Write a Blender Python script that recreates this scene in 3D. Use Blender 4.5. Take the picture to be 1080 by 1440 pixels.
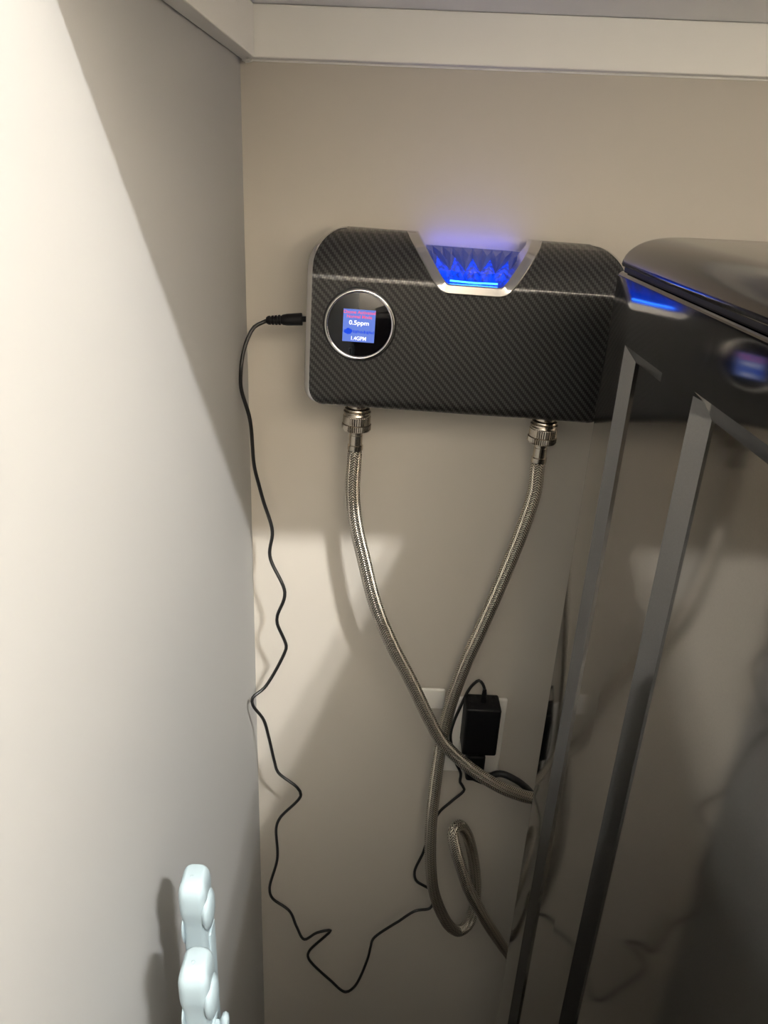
import bpy, bmesh, math, random
from mathutils import Vector, Matrix
random.seed(4)
for o in list(bpy.data.objects): bpy.data.objects.remove(o)
SC = bpy.context.scene
COL = SC.collection

# ------------------------------------------------------------------ camera
FPX = 1087.5
CAM = Vector((0.0, -0.8, 1.18))
AX = Vector((0.99891, 0.04438, 0.01424))      # world X, Y, Z axes seen in the camera frame (right, down, forward)
AY = Vector((0.0050, -0.4066, 0.9136))
AZ = Vector((0.0463, -0.9125, -0.4064))
cd = bpy.data.cameras.new('camera'); cam = bpy.data.objects.new('camera', cd); COL.objects.link(cam)
cd.sensor_fit = 'VERTICAL'; cd.sensor_height = 36.0; cd.lens = 36.0 * FPX / 1440.0
cd.clip_start = 0.01
right = Vector((AX[0], AY[0], AZ[0])).normalized()
fwd = Vector((AX[2], AY[2], AZ[2])); fwd = (fwd - right * fwd.dot(right)).normalized()
up = right.cross(fwd)
cam.matrix_world = Matrix(((right[0], up[0], -fwd[0], CAM[0]), (right[1], up[1], -fwd[1], CAM[1]),
                           (right[2], up[2], -fwd[2], CAM[2]), (0, 0, 0, 1)))
SC.camera = cam

# ------------------------------------------------------------------ world, lamps, exposure
w = bpy.data.worlds.new('room_air'); SC.world = w; w.use_nodes = True
w.node_tree.nodes['Background'].inputs[0].default_value = (0.6, 0.55, 0.5, 1)
w.node_tree.nodes['Background'].inputs[1].default_value = 0.0
SC.view_settings.view_transform = 'Standard'; SC.view_settings.look = 'None'
SC.view_settings.gamma = 1.0; SC.view_settings.use_curve_mapping = False
SC.view_settings.exposure = 0.06
LAMP = Vector((0.81, -1.81, 2.69))
for i, dx in enumerate((-0.045, 0.045)):       # twin bulb ceiling fitting of the room, behind the camera
    ld = bpy.data.lights.new('ceiling_bulb', 'POINT'); ld.energy = 157; ld.shadow_soft_size = 0.028
    ld.color = (1.0, 0.99, 0.965)
    lo = bpy.data.objects.new('ceiling_bulb', ld); lo.location = LAMP + Vector((dx, 0, 0)); COL.objects.link(lo)

# ------------------------------------------------------------------ materials
def nodes(m):
    m.use_nodes = True; nt = m.node_tree
    return nt, nt.nodes, nt.links, nt.nodes['Principled BSDF']
def mat(name, col, rough=0.5, metal=0.0, coat=0.0, emit=None, es=0.0, spec=0.5, coat_rough=0.03):
    m = bpy.data.materials.new(name); nt, N, L, b = nodes(m)
    b.inputs['Base Color'].default_value = (*col, 1); b.inputs['Roughness'].default_value = rough
    b.inputs['Metallic'].default_value = metal; b.inputs['Coat Weight'].default_value = coat
    b.inputs['Coat Roughness'].default_value = coat_rough
    b.inputs['Specular IOR Level'].default_value = spec
    if emit: b.inputs['Emission Color'].default_value = (*emit, 1); b.inputs['Emission Strength'].default_value = es
    return m
def noisy(m, scale, amount, bump=0.0, bscale=None, detail=3):
    """colour mottling and fine relief from object-space noise"""
    nt, N, L, b = nodes(m)
    tc = N.new('ShaderNodeTexCoord'); n = N.new('ShaderNodeTexNoise'); n.inputs['Scale'].default_value = scale
    n.inputs['Detail'].default_value = detail
    L.new(tc.outputs['Object'], n.inputs['Vector'])
    c = b.inputs['Base Color'].default_value[:3]
    r = N.new('ShaderNodeMix'); r.data_type = 'RGBA'
    r.inputs['A'].default_value = (*[x * (1 - amount) for x in c], 1); r.inputs['B'].default_value = (*[min(1, x * (1 + amount)) for x in c], 1)
    L.new(n.outputs['Fac'], r.inputs['Factor']); L.new(r.outputs['Result'], b.inputs['Base Color'])
    if bump:
        n2 = N.new('ShaderNodeTexNoise'); n2.inputs['Scale'].default_value = bscale or scale * 8
        L.new(tc.outputs['Object'], n2.inputs['Vector'])
        bp = N.new('ShaderNodeBump'); bp.inputs['Strength'].default_value = bump; bp.inputs['Distance'].default_value = 0.002
        L.new(n2.outputs['Fac'], bp.inputs['Height']); L.new(bp.outputs['Normal'], b.inputs['Normal'])
    return m
M = {}
M['wall_back'] = noisy(mat('pale_wall_paint_back', (0.57, 0.532, 0.470), 0.6, spec=0.3), 3, 0.03, 0.05, 60)
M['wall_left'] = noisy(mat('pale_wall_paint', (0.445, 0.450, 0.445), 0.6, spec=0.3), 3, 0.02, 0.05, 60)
M['room_wall'] = noisy(mat('room_wall_paint', (0.82, 0.74, 0.64), 0.7), 3, 0.02)
M['ceiling'] = noisy(mat('ceiling_paint', (0.88, 0.84, 0.77), 0.8), 5, 0.02)
M['floor'] = noisy(mat('floor_tile', (0.05, 0.04, 0.03), 0.5), 8, 0.15)
M['trim'] = noisy(mat('satin_trim_paint', (0.92, 0.91, 0.86), 0.4), 4, 0.02, 0.04, 40)
M['shelf'] = noisy(mat('shelf_paint', (0.93, 0.92, 0.90), 0.45), 4, 0.03)
M['chrome'] = mat('polished_chrome', (0.86, 0.85, 0.84), 0.10, 1.0)
M['satin_chrome'] = mat('satin_chrome', (0.66, 0.65, 0.64), 0.2, 1.0)
M['nickel'] = mat('brushed_nickel', (0.62, 0.56, 0.48), 0.24, 1.0)
M['black'] = noisy(mat('black_plastic', (0.005, 0.005, 0.006), 0.45, spec=0.25), 40, 0.2)
M['black_glass'] = mat('black_glass', (0.004, 0.004, 0.005), 0.05)
M['cable'] = noisy(mat('black_cable_rubber', (0.012, 0.012, 0.012), 0.38), 40, 0.2)
M['white_plastic'] = noisy(mat('outlet_white_plastic', (0.86, 0.84, 0.79), 0.35), 20, 0.02)
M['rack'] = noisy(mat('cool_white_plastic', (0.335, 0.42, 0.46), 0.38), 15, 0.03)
M['grey_plastic'] = mat('dark_slot', (0.02, 0.02, 0.02), 0.6)
M['gap'] = mat('black_rubber_gap', (0.006, 0.006, 0.006), 0.5)
M['lid'] = mat('smoked_lid_glass', (0.02, 0.02, 0.022), 0.06)

# dark graphite washing machine paint: metallic flake under clear lacquer
m = mat('graphite_enamel', (0.2, 0.19, 0.18), 0.08, 1.0); M['graphite'] = m
nt, N, L, b = nodes(m)
tc = N.new('ShaderNodeTexCoord'); n = N.new('ShaderNodeTexNoise'); n.inputs['Scale'].default_value = 900
L.new(tc.outputs['Object'], n.inputs['Vector'])
r = N.new('ShaderNodeMix'); r.data_type = 'RGBA'; r.inputs['A'].default_value = (0.18, 0.174, 0.166, 1); r.inputs['B'].default_value = (0.22, 0.212, 0.202, 1)
L.new(n.outputs['Fac'], r.inputs['Factor']); L.new(r.outputs['Result'], b.inputs['Base Color'])
M['cap'] = mat('graphite_cap_plastic', (0.16, 0.152, 0.145), 0.13, 1.0)

# carbon-fibre twill under gloss: 2x2 twill cells from object coordinates
m = mat('carbon_fibre_weave', (0.02, 0.02, 0.02), 0.42, 0.0, coat=0.75, coat_rough=0.02); M['carbon'] = m
nt, N, L, b = nodes(m)
tc = N.new('ShaderNodeTexCoord'); sx = N.new('ShaderNodeSeparateXYZ'); L.new(tc.outputs['Object'], sx.inputs[0])
def mth(op, a, b_=None, c_=None):
    n = N.new('ShaderNodeMath'); n.operation = op
    for i, v in enumerate((a, b_, c_)):
        if v is None: continue
        if isinstance(v, (int, float)): n.inputs[i].default_value = v
        else: L.new(v, n.inputs[i])
    return n.outputs[0]
CELL = 0.00185
u = mth('DIVIDE', sx.outputs['X'], CELL); v_ = mth('DIVIDE', sx.outputs['Z'], CELL)
fu, fv = mth('FLOOR', u), mth('FLOOR', v_)
k = mth('FLOORED_MODULO', mth('ADD', fu, fv), 4)
warp = mth('LESS_THAN', k, 1.5)
pu, pv = mth('SUBTRACT', u, fu), mth('SUBTRACT', v_, fv)
# brightness of each tow falls off to its sides
su = mth('SINE', mth('MULTIPLY', pu, math.pi)); sv = mth('SINE', mth('MULTIPLY', pv, math.pi))
val = mth('ADD', mth('MULTIPLY', warp, mth('MULTIPLY_ADD', su, 0.030, 0.022)),
          mth('MULTIPLY', mth('SUBTRACT', 1.0, warp), mth('MULTIPLY_ADD', sv, 0.001, 0.001)))
cb = N.new('ShaderNodeCombineColor')
for i, f in enumerate((1.0, 0.98, 0.95)): L.new(mth('MULTIPLY', val, f), cb.inputs[i])
L.new(cb.outputs[0], b.inputs['Base Color'])

# braided stainless hose: chevron of wire bundles from tube UVs (u around, v metres along)
m = mat('braided_stainless', (0.5, 0.46, 0.40), 0.32, 0.9); M['braid'] = m
nt, N, L, b = nodes(m)
tc = N.new('ShaderNodeTexCoord'); sx = N.new('ShaderNodeSeparateXYZ'); L.new(tc.outputs['UV'], sx.inputs[0])
U = mth('MULTIPLY', sx.outputs['X'], 12.0); V = mth('MULTIPLY', sx.outputs['Y'], 360.0)
tri = mth('ABSOLUTE', mth('SUBTRACT', mth('FLOORED_MODULO', U, 2.0), 1.0))
ph = mth('ADD', V, mth('MULTIPLY', tri, 1.3))
wire = mth('MULTIPLY_ADD', mth('SINE', mth('MULTIPLY', ph, 2 * math.pi)), 0.5, 0.5)
edge = mth('ABSOLUTE', mth('SUBTRACT', mth('MULTIPLY', tri, 2.0), 1.0))
h = mth('MULTIPLY', wire, mth('SUBTRACT', 1.0, mth('MULTIPLY', mth('POWER', edge, 4.0), 0.5)))
r = N.new('ShaderNodeMix'); r.data_type = 'RGBA'; r.inputs['A'].default_value = (0.06, 0.05, 0.04, 1); r.inputs['B'].default_value = (0.95, 0.88, 0.77, 1)
L.new(h, r.inputs['Factor']); L.new(r.outputs['Result'], b.inputs['Base Color'])
bp = N.new('ShaderNodeBump'); bp.inputs['Strength'].default_value = 0.8; bp.inputs['Distance'].default_value = 0.0008
L.new(h, bp.inputs['Height']); L.new(bp.outputs['Normal'], b.inputs['Normal'])

M['led'] = mat('blue_led', (0.0, 0.02, 0.3), 0.3, emit=(0.02, 0.16, 1.0), es=9.0)
M['crystal_lit'] = mat('lit_blue_crystal', (0.0, 0.02, 0.25), 0.08, emit=(0.0, 0.055, 1.0), es=1.1, coat=1.0)
m = M['crystal_lit']; nt, N, L, b = nodes(m)
tc = N.new('ShaderNodeTexCoord'); vo = N.new('ShaderNodeTexVoronoi'); vo.inputs['Scale'].default_value = 260
L.new(tc.outputs['Object'], vo.inputs['Vector']); mr = N.new('ShaderNodeMapRange'); mr.inputs['From Max'].default_value = .8; mr.inputs['To Min'].default_value = 1.7; mr.inputs['To Max'].default_value = .35
L.new(vo.outputs['Distance'], mr.inputs['Value']); L.new(mr.outputs['Result'], b.inputs['Emission Strength'])
M['crystal_dim'] = mat('clear_blue_crystal', (0.05, 0.07, 0.22), 0.08, emit=(0.02, 0.05, 0.5), es=0.22, coat=1.0)
M['screen'] = mat('lcd_backlight', (0.02, 0.03, 0.1), 0.3, emit=(0.12, 0.21, 0.68), es=0.95)
M['ink_white'] = mat('lcd_white', (0.1, 0.1, 0.1), 0.3, emit=(1, 1, 1), es=1.1)
M['ink_red'] = mat('lcd_red', (0.1, 0.02, 0.02), 0.3, emit=(0.95, 0.10, 0.20), es=1.0)
M['ink_blue'] = mat('lcd_blue', (0.0, 0.02, 0.1), 0.3, emit=(0.0, 0.05, 0.72), es=1.0)

# ------------------------------------------------------------------ helpers
def at(px, py, **k):
    """point of the room seen at a photo pixel on the plane x=, y= or z="""
    (a, v), = k.items(); i = 'xyz'.index(a)
    c = Vector((px - 540, py - 720, FPX)).normalized()
    d = Vector((AX.dot(c), AY.dot(c), AZ.dot(c)))
    return CAM + d * ((v - CAM[i]) / d[i])
def obj(name, bm, m, parent=None, smooth=None, loc=None):
    me = bpy.data.meshes.new(name)
    bmesh.ops.recalc_face_normals(bm, faces=bm.faces)
    bm.to_mesh(me); bm.free()
    me.materials.append(M[m] if isinstance(m, str) else m)
    if smooth is not None:
        me.polygons.foreach_set('use_smooth', [True] * len(me.polygons))
        if smooth < 179: me.set_sharp_from_angle(angle=math.radians(smooth))
    o = bpy.data.objects.new(name, me); COL.objects.link(o)
    if parent: o.parent = parent
    if loc is not None: o.location = loc
    return o
def tag(o, label=None, cat=None, group=None, kind=None):
    if label: o['label'] = label
    if cat: o['category'] = cat
    if group: o['group'] = group
    if kind: o['kind'] = kind
    return o
def thing(name, loc, label, cat, group=None, rot=(0, 0, 0)):
    o = bpy.data.objects.new(name, None); COL.objects.link(o); o.location = loc; o.rotation_euler = rot
    o.empty_display_size = 0.02
    return tag(o, label, cat, group)
def box(bm, a, b, bev=0.0, seg=2):
    g = bmesh.ops.create_cube(bm, size=1.0); vs = g['verts']
    c = [(a[i] + b[i]) / 2 for i in range(3)]; s = [abs(b[i] - a[i]) for i in range(3)]
    for v in vs: v.co = Vector((v.co[0] * s[0] + c[0], v.co[1] * s[1] + c[1], v.co[2] * s[2] + c[2]))
    if bev:
        es = list({e for v in vs for e in v.link_edges})
        bmesh.ops.bevel(bm, geom=es, offset=bev, segments=seg, affect='EDGES', profile=0.5)
    return bm
def NB(): return bmesh.new()
def catmull(P, step=0.006):
    P = [Vector(p) for p in P]; out = []
    Q = [P[0] * 2 - P[1]] + P + [P[-1] * 2 - P[-2]]
    for i in range(1, len(Q) - 2):
        a, b_, c, d = Q[i - 1], Q[i], Q[i + 1], Q[i + 2]
        # centripetal parametrisation
        t0 = 0.0; t1 = t0 + max((b_ - a).length, 1e-6) ** .5; t2 = t1 + max((c - b_).length, 1e-6) ** .5; t3 = t2 + max((d - c).length, 1e-6) ** .5
        n = max(2, int((c - b_).length / step))
        for k in range(n):
            t = t1 + (t2 - t1) * k / n
            A1 = a * ((t1 - t) / (t1 - t0)) + b_ * ((t - t0) / (t1 - t0)); A2 = b_ * ((t2 - t) / (t2 - t1)) + c * ((t - t1) / (t2 - t1))
            A3 = c * ((t3 - t) / (t3 - t2)) + d * ((t - t2) / (t3 - t2))
            B1 = A1 * ((t2 - t) / (t2 - t0)) + A2 * ((t - t0) / (t2 - t0)); B2 = A2 * ((t3 - t) / (t3 - t1)) + A3 * ((t - t1) / (t3 - t1))
            out.append(B1 * ((t2 - t) / (t2 - t1)) + B2 * ((t - t1) / (t2 - t1)))
    out.append(P[-1]); return out
def tube(bm, path, r, n=14, cap=True):
    """sweep a circle along a path with UVs; r is a number or a list"""
    uvl = bm.loops.layers.uv.verify()
    T = [(path[min(i + 1, len(path) - 1)] - path[max(i - 1, 0)]).normalized() for i in range(len(path))]
    ref = Vector((0, -1, 0)) if abs(T[0].y) < 0.9 else Vector((1, 0, 0))
    nrm = (ref - T[0] * ref.dot(T[0])).normalized(); rings = []; L_ = [0.0]
    for i, p in enumerate(path):
        if i: nrm = (nrm - T[i] * nrm.dot(T[i])).normalized(); L_.append(L_[-1] + (p - path[i - 1]).length)
        bn = T[i].cross(nrm); rr = r[i] if isinstance(r, (list, tuple)) else r
        rings.append([bm.verts.new(p + (nrm * math.cos(2 * math.pi * k / n) + bn * math.sin(2 * math.pi * k / n)) * rr) for k in range(n)])
    for i in range(len(rings) - 1):
        for k in range(n):
            f = bm.faces.new((rings[i][k], rings[i][(k + 1) % n], rings[i + 1][(k + 1) % n], rings[i + 1][k]))
            for lp, (uu, vv) in zip(f.loops, ((k / n, L_[i]), ((k + 1) / n, L_[i]), ((k + 1) / n, L_[i + 1]), (k / n, L_[i + 1]))): lp[uvl].uv = (uu, vv)
    if cap:
        bm.faces.new(list(reversed(rings[0]))); bm.faces.new(rings[-1])
    return bm
def lathe(bm, prof, axis_from, axis_dir, n=32, flute=0.0):
    """revolve (radius, distance) pairs about an axis; flute gives alternate radii for knurling"""
    d = Vector(axis_dir).normalized(); o = Vector(axis_from)
    ref = Vector((1, 0, 0)) if abs(d.x) < 0.9 else Vector((0, 1, 0))
    a = (ref - d * ref.dot(d)).normalized(); b_ = d.cross(a); rings = []
    for r, h in prof:
        rings.append([bm.verts.new(o + d * h + (a * math.cos(2 * math.pi * k / n) + b_ * math.sin(2 * math.pi * k / n)) * (r - (flute if k % 2 else 0))) for k in range(n)])
    for i in range(len(rings) - 1):
        for k in range(n): bm.faces.new((rings[i][k], rings[i][(k + 1) % n], rings[i + 1][(k + 1) % n], rings[i + 1][k]))
    bm.faces.new(list(reversed(rings[0]))); bm.faces.new(rings[-1])
    return bm
def prism(bm, pts, y0, y1):
    """extrude an outline of (x, z) points between two y planes"""
    a = [bm.verts.new((x, y0, z)) for x, z in pts]; c = [bm.verts.new((x, y1, z)) for x, z in pts]; n = len(pts)
    bm.faces.new(a); bm.faces.new(list(reversed(c)))
    for i in range(n): bm.faces.new((a[i], c[i], c[(i + 1) % n], a[(i + 1) % n]))
    return bm

# ------------------------------------------------------------------ the setting
XL, XR, YF, ZC, ZF = -0.1374, 1.75, -2.7, 2.82, -0.10
def slab(name, a, b_, m): return tag(obj(name, box(NB(), a, b_), m), kind='structure')
slab('floor', (XL - .1, YF - .1, ZF - .1), (XR + .1, .1, ZF), 'floor')
slab('ceiling', (XL - .1, YF - .1, ZC), (XR + .1, .1, ZC + .1), 'ceiling')
slab('wall_back', (XL - .1, 0, ZF), (XR + .1, .1, ZC), 'wall_back')
slab('wall_left', (XL - .1, YF, ZF), (XL, 0, ZC), 'wall_left')
slab('wall_right', (XR, YF, ZF), (XR + .1, 0, ZC), 'room_wall')
slab('wall_front', (XL - .1, YF - .1, ZF), (XR + .1, YF, ZC), 'room_wall')
M['light_cut'] = noisy(mat('light_cut_dark', (0.035, 0.028, 0.022), 0.6), 6, 0.1)  # dark finish of the unseen pieces added to hold back light
slab('trim_light_cut_front', (XL + .001, YF + .0005, ZF), (XR - .001, YF + .02, .85), 'light_cut')  # added panels on the unseen lower walls, cut bounce into the gap
slab('trim_light_cut_right', (XR - .02, YF + .021, ZF), (XR - .0005, -.001, .85), 'light_cut')
slab('wall_blocker', (XL + .001, -1.40, ZF), (.36, -.96, .97), 'light_cut')          # added block behind the camera, unseen, shades the foot of the gap
slab('trim_blocker_cap', (XL + .001, -1.41, .97), (.37, -.95, .995), 'light_cut')  # cap of the added light block
# shelf resting on two painted cleats
SD = 0.496                                    # shelf depth
tilt = math.radians(-0.7)
def cleat_obj(name, a, b_, base, rot=(0, 0, 0)):
    o = tag(obj(name, box(NB(), a, b_, 0.0012, 2), 'trim'), kind='structure'); o.location = base; o.rotation_euler = rot; return o
cleat_obj('trim_1', (0, -.016, 0), (1.60, -.0002, .0405), (XL + .0005, 0, 1.2632), (0, tilt, 0))
cleat_obj('trim_2', (0.0004, -SD + .02, 0), (.0155, -.0165, .0405), (XL, 0, 1.2632))
# filler bead between cleat and wall, with a chipped crumb of paint in the corner
bm = NB(); tube(bm, [Vector((XL + .002, -.0008, 1.2628)), Vector((XL + .8, -.0008, 1.2724)), Vector((XL + 1.6, -.0008, 1.2822))], .0013, 6)
tag(obj('trim_3', bm, 'trim'), kind='structure')
bm = NB()
for q in range(5):
    g = bmesh.ops.create_icosphere(bm, subdivisions=1, radius=.0022)
    for v in g['verts']: v.co = Vector((v.co.x * random.uniform(.6, 1.6), v.co.y * .7, v.co.z * random.uniform(.4, 1))) + Vector((XL + .004 + random.uniform(0, .008), -.004 - random.uniform(0, .01), 1.2622 - random.uniform(0, .0015)))
tag(obj('paint_crumb', bm, 'trim', smooth=60), 'small chipped crumb of dried paint in the shelf cleat corner', 'paint')
bm = NB(); box(bm, (0, -SD, .0), (1.6, -.0005, .019), .0015)
sh = tag(obj('closet_shelf', bm, 'shelf'), 'pale painted board shelf resting on wall cleats above the black unit', 'shelf')
sh.location = (XL + .001, 0, 1.2632 + .0408); sh.rotation_euler = (0, tilt, 0)

# ------------------------------------------------------------------ washing machine
XW, YB, YFW = 0.168, -0.22, -0.86
wm = thing('washing_machine', (XW + .34, (YB + YFW) / 2, ZF), 'dark graphite top-loading washing machine standing on the right', 'washing machine')
WO = -Vector(wm.location)
def wpart(name, bm, m, smooth=None, parent=None):
    bmesh.ops.translate(bm, verts=bm.verts, vec=WO)
    return obj(name, bm, m, parent or wm, smooth)
ZP = 1.1205                                    # top of the steel side panel
REC = [(-.267, -.3457, -.02, 1.0764, .0095, .0062), (-.3968, -.74, -.02, 1.0789, .0120, .0075)]   # back y, front y, low z, high z, bevel, depth
def pdepth(y, z):
    d = 0
    for yb, yf, z0, z1, bw, dp in REC:
        k = min(yb - y, y - yf, z - z0, z1 - z) / bw
        d = max(d, dp * max(0, min(1, k)))
    return d
ys = sorted({YB - .004, YFW + .01} | {q for yb, yf, _, _, bw, _ in REC for q in (yb, yb - bw, yf, yf + bw)}, reverse=True)
zs = sorted({-.07, ZP - .0035} | {q for _, _, z0, z1, bw, _ in REC for q in (z0, z0 + bw, z1, z1 - bw)})
bm = NB(); V_ = {}
for i, y in enumerate(ys):
    for j, z in enumerate(zs): V_[i, j] = bm.verts.new((XW + pdepth(y, z), y, z))
for i in range(len(ys) - 1):
    for j in range(len(zs) - 1):
        q = [V_[i, j], V_[i + 1, j], V_[i + 1, j + 1], V_[i, j + 1]]
        dx = [round(v.co.x, 6) for v in q]
        if len(set(dx)) == 2 and sorted(dx).count(max(dx)) == 1: s = dx.index(max(dx))
        elif len(set(dx)) == 2 and sorted(dx).count(min(dx)) == 1: s = dx.index(min(dx))
        else: bm.faces.new(q); continue
        bm.faces.new((q[s], q[(s + 1) % 4], q[(s + 2) % 4])); bm.faces.new((q[s], q[(s + 2) % 4], q[(s + 3) % 4]))
# rounded top roll and rounded back corner roll of the sheet
def roll(line, centre_off, axis):
    prev = line
    for k in range(1, 6):
        a = math.pi / 2 * k / 5
        new = []
        for v0 in line:
            if axis == 'z': p = Vector((XW + .0035 * (1 - math.cos(a)), v0.co.y, ZP - .0035 + .0035 * math.sin(a)))
            else: p = Vector((XW + .004 * (1 - math.cos(a)), YB - .004 + .004 * math.sin(a), v0.co.z))
            new.append(bm.verts.new(p))
        for t in range(len(line) - 1): bm.faces.new((prev[t], prev[t + 1], new[t + 1], new[t]))
        prev = new
    return prev
top = roll([V_[i, len(zs) - 1] for i in range(len(ys))], 0, 'z')
bk = roll([V_[0, j] for j in range(len(zs))], 0, 'y')
# return flanges
e = [bm.verts.new(v.co + Vector((.03, 0, 0))) for v in top]
for t in range(len(top) - 1): bm.faces.new((top[t], top[t + 1], e[t + 1], e[t]))
e = [bm.verts.new(v.co + Vector((.03, 0, 0))) for v in bk]
for t in range(len(bk) - 1): bm.faces.new((bk[t], bk[t + 1], e[t + 1], e[t]))
wpart('side_panel', bm, 'graphite', 12)
wpart('back_panel', box(NB(), (XW + .012, YB - .012, -.07), (XW + .675, YB - .0015, ZP - .003)), 'gap')
wpart('front_panel', box(NB(), (XW + .0, YFW - .02, -.07), (XW + .685, YFW + .0095, ZP), .006), 'graphite', 40)
wpart('side_panel', box(NB(), (XW + .677, YFW + .01, -.07), (XW + .685, YB - .002, ZP), .003), 'graphite', 40)
wpart('seam_gap', box(NB(), (XW + .0042, YFW - .01, ZP - .002), (XW + .680, YB - .0025, 1.1245)), 'gap')
for sx_ in (.05, .63):
    for sy_ in (YB - .06, YFW + .04):
        bm = NB(); lathe(bm, [(.02, 0), (.02, .012), (.012, .014), (.012, .032)], (XW + sx_, sy_, ZF), (0, 0, 1), 16)
        wpart('foot', bm, 'black', 40)
# top cap: stacked rounded rectangles shrinking along a quarter-ellipse
def rrect(x0, x1, y0, y1, r, n=7):
    out = []
    for cx, cy, a0 in ((x1 - r, y1 - r, 0), (x0 + r, y1 - r, 90), (x0 + r, y0 + r, 180), (x1 - r, y0 + r, 270)):
        for k in range(n): a = math.radians(a0 + 90 * k / (n - 1)); out.append((cx + r * math.cos(a), cy + r * math.sin(a)))
    return out
def stack(bm, levels):
    rings = [[bm.verts.new((x, y, z)) for x, y in pts] for pts, z in levels]
    n = len(rings[0])
    for i in range(len(rings) - 1):
        for k in range(n): bm.faces.new((rings[i][k], rings[i][(k + 1) % n], rings[i + 1][(k + 1) % n], rings[i + 1][k]))
    bm.faces.new(list(reversed(rings[0]))); bm.faces.new(rings[-1])
    return bm
lv = []
for ins, z in ((.004, 1.1238), (.0012, 1.1241), (.0, 1.1246), (-.0005, 1.1258)):
    lv.append((rrect(XW + ins, XW + .685 - ins, YFW - .02 + ins, YB - ins, .012), z))
for k in range(1, 11):
    a = math.pi / 2 * k / 10; ins = .028 * (1 - math.cos(a)); z = 1.1258 + .0195 * math.sin(a)
    lv.append((rrect(XW - .0005 + ins, XW + .6855 - ins, YFW - .02 + ins, YB - ins * .35, .012 + ins * .3), z))
lv.append((rrect(XW + .06, XW + .625, YFW + .05, YB - .04, .03), 1.1458))
wpart('top_cap', stack(NB(), lv), 'cap', 50)
lid = [(rrect(XW + .070 + i, XW + .615 - i, YFW + .06 + i, -.335 - i, .07), z) for i, z in ((0, 1.1445), (0, 1.1465), (.0015, 1.1475), (.005, 1.1480))]
wpart('lid', stack(NB(), lid), 'lid', 40)
bm = NB(); box(bm, (XW + .075, -.320, 1.143), (XW + .61, -.285, 1.1470), .001)
wpart('hinge_cover', bm, 'black', 40)

# ------------------------------------------------------------------ ozone laundry unit
DH, HW = 0.162, 0.1485
dev = thing('ozone_laundry_unit', (.0765, 0, .9625), 'black carbon-fibre wall unit with chrome edge, round display and blue light', 'water purifier', rot=(0, math.radians(1.35), 0))
ZCR = .1225
def fy(z):
    """front surface depth over height"""
    if z < .012: a = (.012 - z) / .012; return -.075 + .010 * (1 - math.sqrt(max(0, 1 - a * a)))
    if z <= ZCR - .003: return -.075
    if z <= ZCR + .003: t = (z - ZCR + .003) / .006; return -.075 + .0015 * t * t
    t = (z - ZCR - .003) / (DH - ZCR - .003)
    return -.0735 + .022 * t + .020 * t ** 4
RB, RT = .021, .032
def side_in(z, hw=HW):
    if z < RB: d = RB - z; return hw - RB + math.sqrt(max(0, RB * RB - d * d))
    if z > DH - RT: d = z - (DH - RT); return hw - RT + math.sqrt(max(0, RT * RT - d * d))
    return hw
NX = .0035                                     # notch centre
def notch_path():
    raw = [(-.0600, DH + .001), (-.0335, .1250), (-.0265, .1185), (.0265, .1185), (.0335, .1250), (.0600, DH + .001)]
    out = [raw[0]]
    for i in range(1, len(raw) - 1):
        p, a, c = Vector(raw[i]), Vector(raw[i - 1]), Vector(raw[i + 1])
        da, dc = (a - p), (c - p); r = min(.010, da.length * .48, dc.length * .48)
        q0, q1 = p + da.normalized() * r, p + dc.normalized() * r
        for k in range(6): t = k / 5; out.append(tuple(q0 * (1 - t) ** 2 + p * 2 * t * (1 - t) + q1 * t * t))
    out.append(raw[-1])
    a, b_ = out[0], out[1]; legs = [(a[0] + (b_[0] - a[0]) * k / 10, a[1] + (b_[1] - a[1]) * k / 10) for k in range(1, 10)]
    out = [out[0]] + legs + out[1:-1] + [(-x, z) for x, z in reversed(legs)] + [out[-1]]
    return out
NP = notch_path(); NBOT = min(z for _, z in NP)
def notch_half(z):
    half = [q for q in NP if q[0] > 0]
    if z <= NBOT + 1e-6: return .018
    for (x0, z0), (x1, z1) in zip(half, half[1:]):
        if z0 <= z <= z1 and z1 > z0: return x0 + (x1 - x0) * (z - z0) / (z1 - z0)
    return half[-1][0]
zl = set()
for k in range(13): zl.add(RB * (1 - math.cos(math.pi / 2 * k / 12)) )
for k in range(17): zl.add(DH - RT * (1 - math.cos(math.pi / 2 * k / 16)))
for q in NP: zl.add(min(DH, q[1]))
for q in (ZCR - .003, ZCR - .001, ZCR + .001, ZCR + .003, .05, .08, .10): zl.add(q)
zl = sorted(zl); zl2 = [zl[0]]
for z in zl[1:]:
    if z - zl2[-1] > 2e-4: zl2.append(z)
zl = zl2; zl[-1] = DH
INS = .0036
YBK = -.012
bm = NB(); rows = []
for z in zl:
    hw = side_in(z, HW) - INS * max(0.0, min(1.0, (side_in(z, HW) - (HW - RT)) / RT)) ** 1.0
    nh = notch_half(z)
    nh_ = min(nh, hw - .01)
    xs = (-hw, NX - nh_, NX + nh_, hw)
    rows.append(([bm.verts.new((x, fy(z), z)) for x in xs], [bm.verts.new((x, YBK, z)) for x in xs], z))
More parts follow.
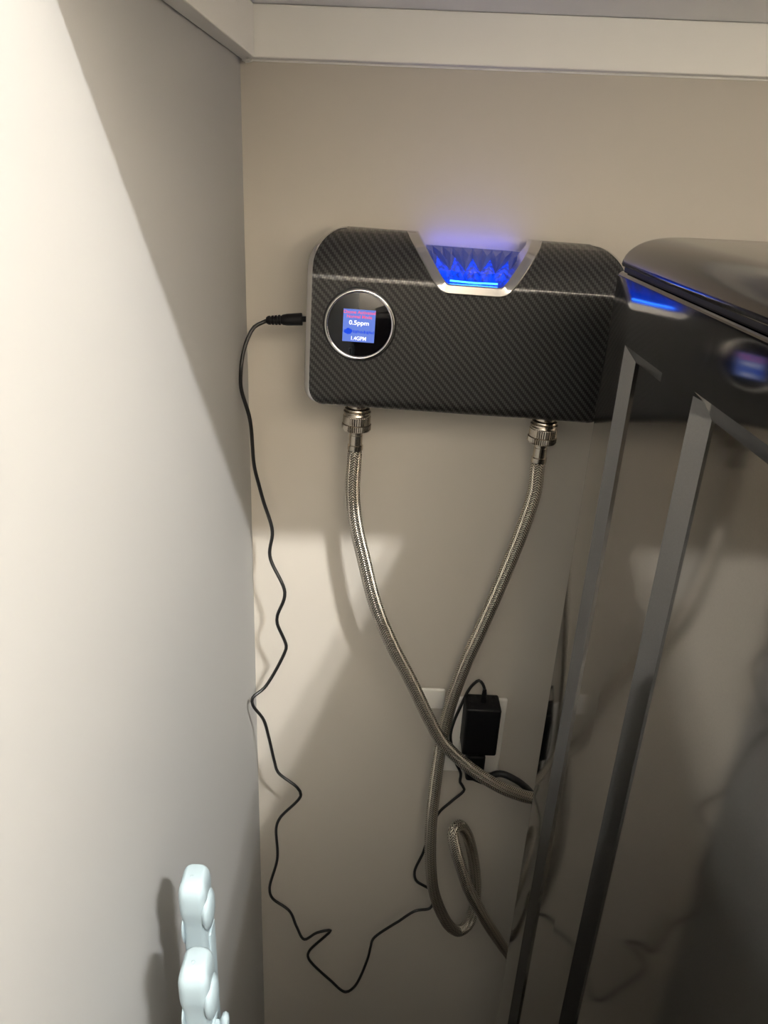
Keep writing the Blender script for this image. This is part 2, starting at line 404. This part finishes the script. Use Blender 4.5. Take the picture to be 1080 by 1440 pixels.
for (f0, b0, z0), (f1, b1, z1) in zip(rows, rows[1:]):
    notch = z0 >= NBOT - 1e-6
    for c in range(3):
        if c == 1 and notch: continue
        bm.faces.new((f0[c], f0[c + 1], f1[c + 1], f1[c])); bm.faces.new((b0[c + 1], b0[c], b1[c], b1[c + 1]))
    bm.faces.new((f0[0], f1[0], b1[0], b0[0])); bm.faces.new((f0[3], b0[3], b1[3], f1[3]))
    if notch:
        bm.faces.new((f0[1], b0[1], b1[1], f1[1])); bm.faces.new((f0[2], f1[2], b1[2], b0[2]))
    if notch and rows.index((f0, b0, z0)) == next(i for i, r_ in enumerate(rows) if r_[2] >= NBOT - 1e-6):
        bm.faces.new((f0[1], f0[2], b0[2], b0[1]))
for c in range(3):
    bm.faces.new((rows[0][0][c], rows[0][1][c], rows[0][1][c + 1], rows[0][0][c + 1]))
    if c != 1: bm.faces.new((rows[-1][0][c], rows[-1][0][c + 1], rows[-1][1][c + 1], rows[-1][1][c]))
obj('shell', bm, 'carbon', dev, 32)
bm = NB(); box(bm, (-HW + .004, -.013, .006), (HW - .004, -.0005, NBOT - .004), .002)
box(bm, (-HW + .02, -.011, .02), (-.062 + NX, -.0006, DH - .012), .002); box(bm, (.062 + NX, -.011, .02), (HW - .02, -.0006, DH - .012), .002)
obj('back_plate', bm, 'black', dev, 40)
# chrome end trims: crescents between the shell and the full rounded outline
for s in (-1, 1):
    bm = NB(); pr = None
    for z in zl:
        o_ = side_in(z, HW); i_ = o_ - INS * max(0.0, min(1.0, (o_ - (HW - RT)) / RT)) - .0012
        yi = fy(z) - .0004
        cur = [bm.verts.new(p) for p in ((s * i_, yi, z), (s * max(i_, o_ - .0012), yi + .0009, z), (s * max(i_, o_ - .0003), yi + .0018, z), (s * o_, yi + .0042, z), (s * o_, YBK - .004, z), (s * i_, YBK - .004, z))]
        if pr:
            for c in range(6): bm.faces.new((pr[c], pr[(c + 1) % 6], cur[(c + 1) % 6], cur[c]))
        else: bm.faces.new(cur)
        pr = cur
    bm.faces.new(list(reversed(pr)))
    obj('end_trim', bm, 'chrome', dev, 35)
# chrome V trim round the notch
bm = NB(); pr = None; n_ = len(NP)
for i, (x, z) in enumerate(NP):
    a, c = NP[max(0, i - 1)], NP[min(n_ - 1, i + 1)]
    t = Vector((c[0] - a[0], c[1] - a[1])).normalized(); nn = Vector((-t.y, t.x))    # points into the notch
    if i in (0, n_ - 1): nn = Vector((1 if x < 0 else -1, 0))
    po = Vector((x, z)) - nn * .0035; pi = Vector((x, z)) + nn * .0050
    po.y, pi.y = min(po.y, DH + .001), min(pi.y, DH + .001)
    yo, yi = fy(min(po.y, DH)), fy(min(pi.y, DH))
    yi += (yo - yi) * max(0.0, min(1.0, (nn.y - .55) / .3))
    sec = [(po.x, yo + .001, po.y), (po.x, yo - .0022, po.y), (po.x + nn.x * .001, yo - .0030, po.y + nn.y * .001),
           (pi.x - nn.x * .001, yi - .0026, pi.y - nn.y * .001), (pi.x, yi - .0016, pi.y), (pi.x + nn.x * .001, max(yi + .012, -.030), pi.y + nn.y * .001), (po.x, max(yo + .012, -.030), po.y)]
    cur = [bm.verts.new((NX + p[0], p[1], p[2])) for p in sec]
    if pr:
        for k in range(7): bm.faces.new((pr[k], pr[(k + 1) % 7], cur[(k + 1) % 7], cur[k]))
    else: bm.faces.new(cur)
    pr = cur
bm.faces.new(list(reversed(pr)))
obj('notch_trim', bm, 'satin_chrome', dev, 35)
# faceted crystal in the notch: lit lower row, clearer upper row
CZ0, CZM, CZ1 = .1200, .1375, .1515
def cpt(u, t):
    z = CZ0 + (CZ1 - CZ0) * t; half = notch_half(max(z, NBOT + .001)) - .004
    return Vector((NX + u * half, -.066 + .042 * t, z))
def fan(bm, ring, bump):
    c = sum(ring, Vector()) / len(ring) + Vector((0, -bump, bump * .5)); vs = [bm.verts.new(p) for p in ring]; cv = bm.verts.new(c)
    for k in range(len(vs)): bm.faces.new((vs[k], vs[(k + 1) % len(vs)], cv))
NC, TV, TP = 5, .40, .74                       # facet columns, valley and peak of the zigzag
lo_, up_ = NB(), NB()
for i in range(NC):
    u0, u1 = -1 + 2 * i / NC, -1 + 2 * (i + 1) / NC; um = (u0 + u1) / 2
    fan(lo_, [cpt(u0, 0), cpt(u1, 0), cpt(u1, TV), cpt(um, TP), cpt(u0, TV)], .006)
    fan(up_, [cpt(u0, TV), cpt(um, TP), cpt(um, 1), cpt(u0, 1)], .0035)
    fan(up_, [cpt(um, TP), cpt(u1, TV), cpt(u1, 1), cpt(um, 1)], .0035)
    q = [cpt(u0, 1), cpt(u1, 1)]
    up_.faces.new([up_.verts.new(p) for p in (q[0], q[1], Vector((q[1].x, -.013, q[1].z)), Vector((q[0].x, -.013, q[0].z)))])
cr = obj('crystal', lo_, 'crystal_lit', dev)
obj('upper_facets', up_, 'crystal_dim', cr)
bm = NB(); 
tube(bm, [Vector((NX - .022, -.0665, .1255)), Vector((NX, -.0675, .1250)), Vector((NX + .022, -.0665, .1255))], .0008, 8)
obj('light_strip', bm, 'led', cr)
ld = bpy.data.lights.new('crystal_glow', 'AREA'); ld.shape = 'RECTANGLE'; ld.size = .085; ld.size_y = .012; ld.energy = .009; ld.color = (.01, .05, 1.0)
lo = bpy.data.objects.new('crystal_glow', ld); COL.objects.link(lo); lo.parent = dev; lo.location = (NX, -.011, CZ1 + .0015); lo.rotation_euler = (math.pi - math.radians(35), 0, 0)
# round display
DX, DZ, DR = -.0985, .0815, .0322
bm = NB(); lathe(bm, [(DR - .002, 0), (DR - .002, .0025), (DR - .003, .0030), (.001, .0030)], (DX, -.0745, DZ), (0, -1, 0), 64)
dial = obj('display', bm, 'black_glass', dev, 40)
bm = NB()
prof = [(DR - .0030, -.001), (DR + .0008, -.001), (DR + .0008, .0024), (DR - .0002, .0042), (DR - .0014, .0046), (DR - .0026, .0040), (DR - .0030, .0028)]
n = 72; rg = []
for r, h in prof: rg.append([bm.verts.new((DX + r * math.cos(2 * math.pi * k / n), -.0745 - h, DZ + r * math.sin(2 * math.pi * k / n))) for k in range(n)])
for i in range(len(rg)):
    for k in range(n): bm.faces.new((rg[i][k], rg[i][(k + 1) % n], rg[(i + 1) % len(rg)][(k + 1) % n], rg[(i + 1) % len(rg)][k]))
obj('bezel', bm, 'chrome', dial, 60)
bm = NB()
rg = []
for r, h in ((DR + .0006, -.0005), (DR + .0022, -.0005), (DR + .0020, .0010), (DR + .0006, .0012)): rg.append([bm.verts.new((DX + r * math.cos(2 * math.pi * k / n), -.0745 - h, DZ + r * math.sin(2 * math.pi * k / n))) for k in range(n)])
for i in range(4):
    for k in range(n): bm.faces.new((rg[i][k], rg[i][(k + 1) % n], rg[(i + 1) % 4][(k + 1) % n], rg[(i + 1) % 4][k]))
obj('bezel_gasket', bm, 'black', dial, 60)
SX, SZ, SH = DX - .0005, DZ - .0008, .0148
bm = NB(); box(bm, (SX - SH, -.0780, SZ - SH), (SX + SH, -.0776, SZ + SH)); obj('screen', bm, 'screen', dial)
def lcd_text(s, size, z, ink, bold=0.0, x=0.0, stretch=1.0):
    cu = bpy.data.curves.new('screen_text', 'FONT'); cu.body = s; cu.size = size; cu.align_x = 'CENTER'; cu.align_y = 'CENTER'; cu.extrude = .00004; cu.offset = bold
    t = bpy.data.objects.new('t', cu); COL.objects.link(t); bpy.context.view_layer.update()
    me = bpy.data.meshes.new_from_object(t.evaluated_get(bpy.context.evaluated_depsgraph_get())); bpy.data.objects.remove(t)
    wd = max(v.co.x for v in me.vertices) - min(v.co.x for v in me.vertices)
    me.transform(Matrix.Rotation(math.pi / 2, 4, 'X') @ Matrix.Diagonal((stretch, 1, 1, 1)))
    me.materials.clear(); me.materials.append(M[ink])
    o = bpy.data.objects.new('screen_text', me); COL.objects.link(o); o.parent = dial; o.location = (SX + x, -.0781, SZ + z); return o
lcd_text('Ozone Activated', .0040, .0122, 'ink_red', .00006, 0, 1.08)
lcd_text('Normal Mode', .0040, .0082, 'ink_red', .00006, 0, 1.02)
lcd_text('0.5ppm', .0056, .0026, 'ink_white', .00012, 0, 1.12)
lcd_text('1.4GPM', .0050, -.0117, 'ink_white', .00010, 0, .92)
bm = NB()                                      # blue cloud mark and the dark blue dashes beside it
for cx, cz, r in ((-.0118, 0, .0019), (-.0098, .0010, .0022), (-.0078, .0004, .0020), (-.0100, -.0009, .0018), (-.0084, -.0010, .0016)):
    vs = [bm.verts.new((cx + r * math.cos(a * math.pi / 10), -.00005 - r * .002, cz + r * math.sin(a * math.pi / 10))) for a in range(20)]; bm.faces.new(vs)
o = obj('cloud_mark', bm, 'ink_blue', dial); o.location = (SX, -.0781, SZ - .0055)
bm = NB(); x = -.0052
while x < .0138:
    wdt = random.uniform(.0005, .0010); hh = random.uniform(.0007, .0014); zc = random.uniform(-.0003, .0003)
    vs = [bm.verts.new(p) for p in ((x, 0, zc - hh), (x + wdt, 0, zc - hh), (x + wdt, 0, zc + hh), (x, 0, zc + hh))]; bm.faces.new(vs)
    x += wdt + random.uniform(.0003, .0006)
o = obj('dash_marks', bm, 'ink_blue', dial); o.location = (SX, -.0781, SZ - .0055)
# water outlets and power socket of the unit
OUT = [(-.0965, -.050), (.0925, -.050)]
for ox, oy in OUT:
    bm = NB(); lathe(bm, [(.0098, -.004), (.0098, .0045), (.0088, .005), (.0088, .0068)], (ox, oy, 0), (0, 0, -1), 32); obj('outlet_pipe', bm, 'nickel', dev, 40)
    bm = NB(); lathe(bm, [(.0130, -.003), (.0130, .0012), (.0115, .0018)], (ox, oy, 0), (0, 0, -1), 32); obj('outlet_gasket', bm, 'black', dev, 40)
PSZ = .0775
bm = NB(); lathe(bm, [(.0060, -.004), (.0060, .0012), (.0048, .0018), (.003, .0018)], (-HW, -.045, PSZ), (-1, 0, 0), 24); obj('power_socket', bm, 'black', dev, 40)
bm = NB(); box(bm, (-HW - .0008, -.040, .012), (-HW + .003, -.020, .022), .0005); obj('side_tab', bm, 'black', dev)
bpy.context.view_layer.update()
DM = dev.matrix_world.copy()

# ------------------------------------------------------------------ braided hoses
def hose(idx, pix, label):
    ox, oy = OUT[idx]; top = DM @ Vector((ox, oy, -.0045)); ax = (DM.to_3x3() @ Vector((0, 0, -1)))
    pts = [at(px, py, y=y) for px, py, y in pix]
    t0 = thing('braided_hose', top, label, 'hose', 'braided supply hoses of the wall unit')
    d0 = (pts[0] - (top + ax * .036)).normalized()
    ax2 = (ax * .6 + d0 * .4).normalized()
    Z = Vector((0, 0, 0))
    bm = NB(); lathe(bm, [(.0100, .000), (.0125, .0012), (.0128, .0022), (.0120, .0030), (.0138, .0040), (.0140, .0052), (.0128, .0060), (.0134, .0072), (.0134, .0082)], Z, ax, 40)
    obj('threaded_collar', bm, 'nickel', t0, 25)
    bm = NB(); lathe(bm, [(.0136, .0084), (.0140, .0090), (.0140, .0165), (.0136, .0168)], Z, ax, 80, .0004); obj('coupling_nut', bm, 'nickel', t0, 30)
    bm = NB(); lathe(bm, [(.0138, .0168), (.0149, .0174), (.0149, .0220), (.0140, .0236), (.0085, .0240)], Z, ax, 88, .0006); obj('knurled_ring', bm, 'nickel', t0, 25)
    a0 = ax * .0238
    bm = NB(); lathe(bm, [(.0060, -.002), (.0086, .0002), (.0086, .0022), (.0066, .0034), (.0066, .0050), (.0070, .0056), (.0070, .0155), (.0066, .0160)], a0, ax2, 32); obj('swivel_stem', bm, 'nickel', t0, 30)
    a1 = a0 + ax2 * .0155
    bm = NB(); lathe(bm, [(.0068, .0), (.0079, .0008), (.0081, .0052), (.0078, .0060), (.0070, .0062)], a1, ax2, 32); obj('crimp_ferrule', bm, 'nickel', t0, 30)
    a2 = a1 + ax2 * .005
    path = catmull([a2, a2 + ax2 * .012] + [p - top for p in pts], .005)
    bm = NB(); tube(bm, path, .0075, 24); obj('braided_tube', bm, 'braid', t0, 180)
    return t0
hose(0, [(496, 682, -.052), (499, 728, -.055), (512, 788, -.062), (527, 847, -.066), (549, 902, -.068), (578, 958, -.068), (604, 1012, -.068), (622, 1043, -.068), (657, 1077, -.068), (696, 1103, -.066), (723, 1115, -.062), (750, 1122, -.056), (785, 1120, -.046), (830, 1105, -.034), (900, 1070, -.025), (960, 1045, -.02)],
     'braided steel hose from the left outlet, crossing in front of the other hose')
hose(1, [(752, 690, -.050), (738, 735, -.050), (718, 787, -.050), (695, 842, -.050), (673, 892, -.049), (655, 932, -.047), (640, 971, -.045), (628, 1011, -.043), (619, 1054, -.044), (612, 1104, -.052), (606.5, 1158, -.062), (605.5, 1212, -.070), (610, 1253, -.072), (622, 1286, -.070), (634, 1304, -.066), (646, 1309, -.060), (657, 1301, -.053), (666, 1280, -.047), (669, 1253, -.042), (668, 1226, -.038), (664, 1199, -.035), (656, 1172, -.037), (646, 1161, -.044), (637.5, 1168, -.054), (640, 1191, -.064), (650, 1224, -.072), (660, 1253, -.075), (675, 1280, -.075), (691, 1307, -.072), (710, 1334, -.066), (740, 1368, -.05), (800, 1400, -.035), (870, 1400, -.025)],
     'braided steel hose from the right outlet, looping in a coil near the bottom')

# ------------------------------------------------------------------ wall outlet, cover plate
op = thing('wall_outlet', (.1415, 0, .516), 'white wall outlet plate behind the black power adapter', 'outlet')
bm = NB(); box(bm, (-.039, -.006, -.0595), (.039, -.0003, .0595), .0025, 3); obj('plate', bm, 'white_plastic', op, 40)
for sz in (.020, -.020):
    bm = NB(); box(bm, (-.017, -.0085, sz - .014), (.017, -.005, sz + .014), .003, 3); so = obj('socket', bm, 'white_plastic', op, 40)
    for sx_ in (-.0065, .0065):
        bm = NB(); box(bm, (sx_ - .001, -.0088, sz - .002), (sx_ + .001, -.0084, sz + .007)); obj('slot', bm, 'grey_plastic', so)
    bm = NB(); lathe(bm, [(.0025, 0), (.0025, .0004)], (0, -.0084, sz - .008), (0, -1, 0), 12); obj('ground_hole', bm, 'grey_plastic', so)
bm = NB(); lathe(bm, [(.0035, 0), (.0032, .0008), (.001, .0012)], (0, -.0058, 0), (0, -1, 0), 16); obj('screw', bm, 'satin_chrome', op, 40)
bm = NB(); box(bm, (.0700, -.005, .556), (.1010, -.0003, .586), .0022, 3)
tag(obj('cover_plate', bm, 'white_plastic', None, 40), 'small white cover plate on the wall behind the crossing hoses', 'cover plate')

# ------------------------------------------------------------------ power adapter with its long thin cable
AO = Vector((.1455, 0, .5505))
ad = thing('power_adapter', AO, 'black plug-in power adapter with long thin kinked cable to the wall unit', 'power adapter')
bm = NB(); box(bm, (-.0215, -.0415, -.0355), (.0215, -.0088, .0355), .003, 3)
obj('body', bm, 'black', ad, 40)
bm = NB()
for gx in range(4):
    for gz in range(3):
        if gx in (1, 2) and gz < 2: continue
        box(bm, (-.017 + gx * .0095, -.034 + gz * .008, .0354), (-.013 + gx * .0095, -.030 + gz * .008, .0359))
obj('vent_ribs', bm, 'black', ad)
for px_ in (-.0065, .0065):
    bm = NB(); box(bm, (px_ - .003 / 4 - .004, -.0092, -.012), (px_ + .003 / 4 - .004, -.0076, -.006)); obj('prong', bm, 'nickel', ad)
root = Vector((.001, -.024, .035))
bm = NB(); pr_ = []
for k in range(7): pr_ += [(.0042 - .0003 * k, k * .0024), (.0042 - .0003 * k, k * .0024 + .0015), (.0032 - .0002 * k, k * .0024 + .0017), (.0032 - .0002 * k, k * .0024 + .0022)]
lathe(bm, pr_, root, (0, .15, 1), 20); obj('strain_relief', bm, 'black', ad, 40)
CP = [(679, 962, -.020), (674, 957, -.019), (667, 961, -.016), (660, 969, -.013), (653, 982, -.012), (647, 995, -.011), (639, 1013, -.011), (634, 1030, -.012), (634, 1042, -.013), (640, 1070, -.014), (648, 1088, -.016),
      (647, 1100, -.018), (653, 1110, -.020), (636, 1126, -.022), (617, 1143, -.024), (604, 1172, -.026), (595, 1199, -.030), (583, 1226, -.034), (586, 1239, -.035), (597, 1246, -.036), (605, 1251, -.036), (609, 1264, -.036), (605, 1277, -.038),
      (584, 1281, -.042), (560, 1296, -.046), (550, 1302, -.048), (525, 1320, -.052), (521, 1332, -.053), (517, 1348, -.055), (498, 1388, -.060), (486, 1395, -.061), (464, 1378, -.060), (434, 1348, -.056), (434.5, 1338, -.056),
      (459, 1315, -.052), (465, 1308.5, -.051), (446, 1311.5, -.053), (428, 1321, -.054), (417.5, 1304, -.053), (407, 1281, -.052), (383, 1263, -.050), (379, 1250, -.050), (390, 1207, -.052), (388.6, 1163, -.056), (394, 1150, -.058),
      (423, 1118, -.064), (418, 1107.5, -.063), (391, 1086, -.058), (386, 1071, -.056), (378, 1037, -.060), (370.5, 1012, -.066), (355.5, 991, -.075), (355.5, 981, -.075), (372, 967, -.066), (401, 916, -.062), (402.5, 908, -.062), (390, 877, -.064), (390, 866, -.066), (400.5, 833, -.070), (379.5, 782, -.060), (383, 747, -.056),
      (370.5, 705, -.054), (363.6, 680, -.055), (357.5, 655, -.058), (351.5, 590, -.062), (339, 545, -.066), (339, 520, -.066), (342.5, 495, -.062), (349, 475, -.057), (357.5, 460, -.052)]
pp = []
for px, py, y in CP:
    p = at(px, py, y=y)
    if p.x < XL + .0028: p = at(px, py, x=XL + .0028)
    pp.append(p)
sock = DM @ Vector((-HW - .0025, -.045, PSZ))
pin = at(376, 450.5, y=-.047)
path = [root + AO + Vector((0, .0022, .0165))] + pp + [pin]
path = catmull(path, .004)
bm = NB(); tube(bm, [p - AO for p in path], .0019, 10); obj('cable', bm, 'cable', ad, 180)
dirp = (sock - pin); Lp = dirp.length
bm = NB(); prof = [(.0030, -.001)]
for k in range(4): prof += [(.0042 + .0002 * k, .001 + k * .0032), (.0044 + .0002 * k, .0030 + k * .0032), (.0034 + .0002 * k, .0033 + k * .0032), (.0034 + .0002 * k, .0040 + k * .0032)]
prof += [(.0050, .0150), (.0056, .019), (.0060, Lp - .004), (.0056, Lp - .0035), (.0028, Lp - .0034), (.0028, Lp + .002)]
lathe(bm, prof, pin - AO, dirp, 24); obj('barrel_plug', bm, 'black', ad, 40)

# ------------------------------------------------------------------ washing machine power cord
pc = thing('mains_lead', (.146, 0, .478), 'thick black power cord plugged in below the power adapter', 'power cord')
bm = NB(); box(bm, (-.0125, -.034, -.012), (.0105, -.0088, .029), .004, 3); obj('plug', bm, 'black', pc, 40)
bm = NB(); p0 = Vector((.000, -.026, -.010)); lathe(bm, [(.0058, 0), (.0052, .006), (.0046, .013)], p0, (.75, 0, -.45), 20); obj('strain_relief', bm, 'black', pc, 40)
p1 = p0 + Vector((.75, 0, -.45)).normalized() * .012 + Vector(pc.location)
cpth = catmull([p1] + [at(px, py, y=y) for px, py, y in ((703, 1088, -.036), (722, 1095, -.040), (738, 1106, -.042), (752, 1122, -.040), (775, 1160, -.035), (810, 1230, -.03), (850, 1330, -.03))], .004)
bm = NB(); tube(bm, [p - Vector(pc.location) for p in cpth], .0044, 14); obj('cord', bm, 'cable', pc, 180)

# ------------------------------------------------------------------ white plastic rack posts by the left wall
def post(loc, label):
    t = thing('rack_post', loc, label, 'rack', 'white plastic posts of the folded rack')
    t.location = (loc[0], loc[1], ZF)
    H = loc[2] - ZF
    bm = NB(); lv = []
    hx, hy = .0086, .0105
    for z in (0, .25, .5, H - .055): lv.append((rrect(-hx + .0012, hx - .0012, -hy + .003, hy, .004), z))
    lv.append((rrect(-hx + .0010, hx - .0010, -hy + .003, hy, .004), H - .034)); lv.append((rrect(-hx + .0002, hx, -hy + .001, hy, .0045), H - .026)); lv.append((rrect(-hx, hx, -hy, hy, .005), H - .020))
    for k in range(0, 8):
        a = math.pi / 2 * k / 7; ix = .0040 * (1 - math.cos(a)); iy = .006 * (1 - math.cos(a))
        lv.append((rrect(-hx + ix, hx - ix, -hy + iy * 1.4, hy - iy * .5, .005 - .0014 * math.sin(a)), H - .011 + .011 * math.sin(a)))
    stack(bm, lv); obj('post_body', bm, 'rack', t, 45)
    def lug(sx, cz, rx, ry, rz, x0, y0):
        bm = NB(); bmesh.ops.create_uvsphere(bm, u_segments=16, v_segments=12, radius=1.0)
        for v in bm.verts: v.co = Vector((x0 + v.co.x * rx, y0 + v.co.y * ry, cz + v.co.z * rz * (1 - .25 * v.co.z)))
        obj('side_lug', bm, 'rack', t, 180)
    lug(1, H - .024, .0042, .0095, .0150, hx - .0008, -.002)
    lug(-1, H - .042, -.0014, .0085, .0130, -hx + .0010, .000)
    bm = NB(); box(bm, (hx - .002, -.004, .05), (hx + .0004, .009, H - .048), .0012, 2); obj('edge_rib', bm, 'rack', t, 40)
    bm = NB(); lathe(bm, [(.0012, 0), (.0012, .0004), (.0006, .0006)], (-.001, -.001, H - .0002), (0, 0, 1), 12); obj('mould_mark', bm, 'rack', t)
    return t
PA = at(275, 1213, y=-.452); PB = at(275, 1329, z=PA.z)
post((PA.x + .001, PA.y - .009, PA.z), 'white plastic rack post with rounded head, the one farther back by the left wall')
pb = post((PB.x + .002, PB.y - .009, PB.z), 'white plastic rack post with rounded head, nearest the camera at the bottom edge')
q = at(313, 1424, y=PB.y - .01) - Vector(pb.location)
bm = NB(); lathe(bm, [(.0012, -.002), (.0032, 0), (.0036, .002), (.0030, .0042), (.0008, .005)], Vector((0, 0, 0)), (1, 0, 0), 20)
bmesh.ops.scale(bm, verts=bm.verts, vec=(.7, 1, 2.2)); bmesh.ops.translate(bm, verts=bm.verts, vec=(q.x, q.y, q.z - .008))
box(bm, (.008, q.y - .0015, q.z - .012), (q.x, q.y + .0015, q.z - .008))
obj('latch_tab', bm, 'rack', pb, 50)
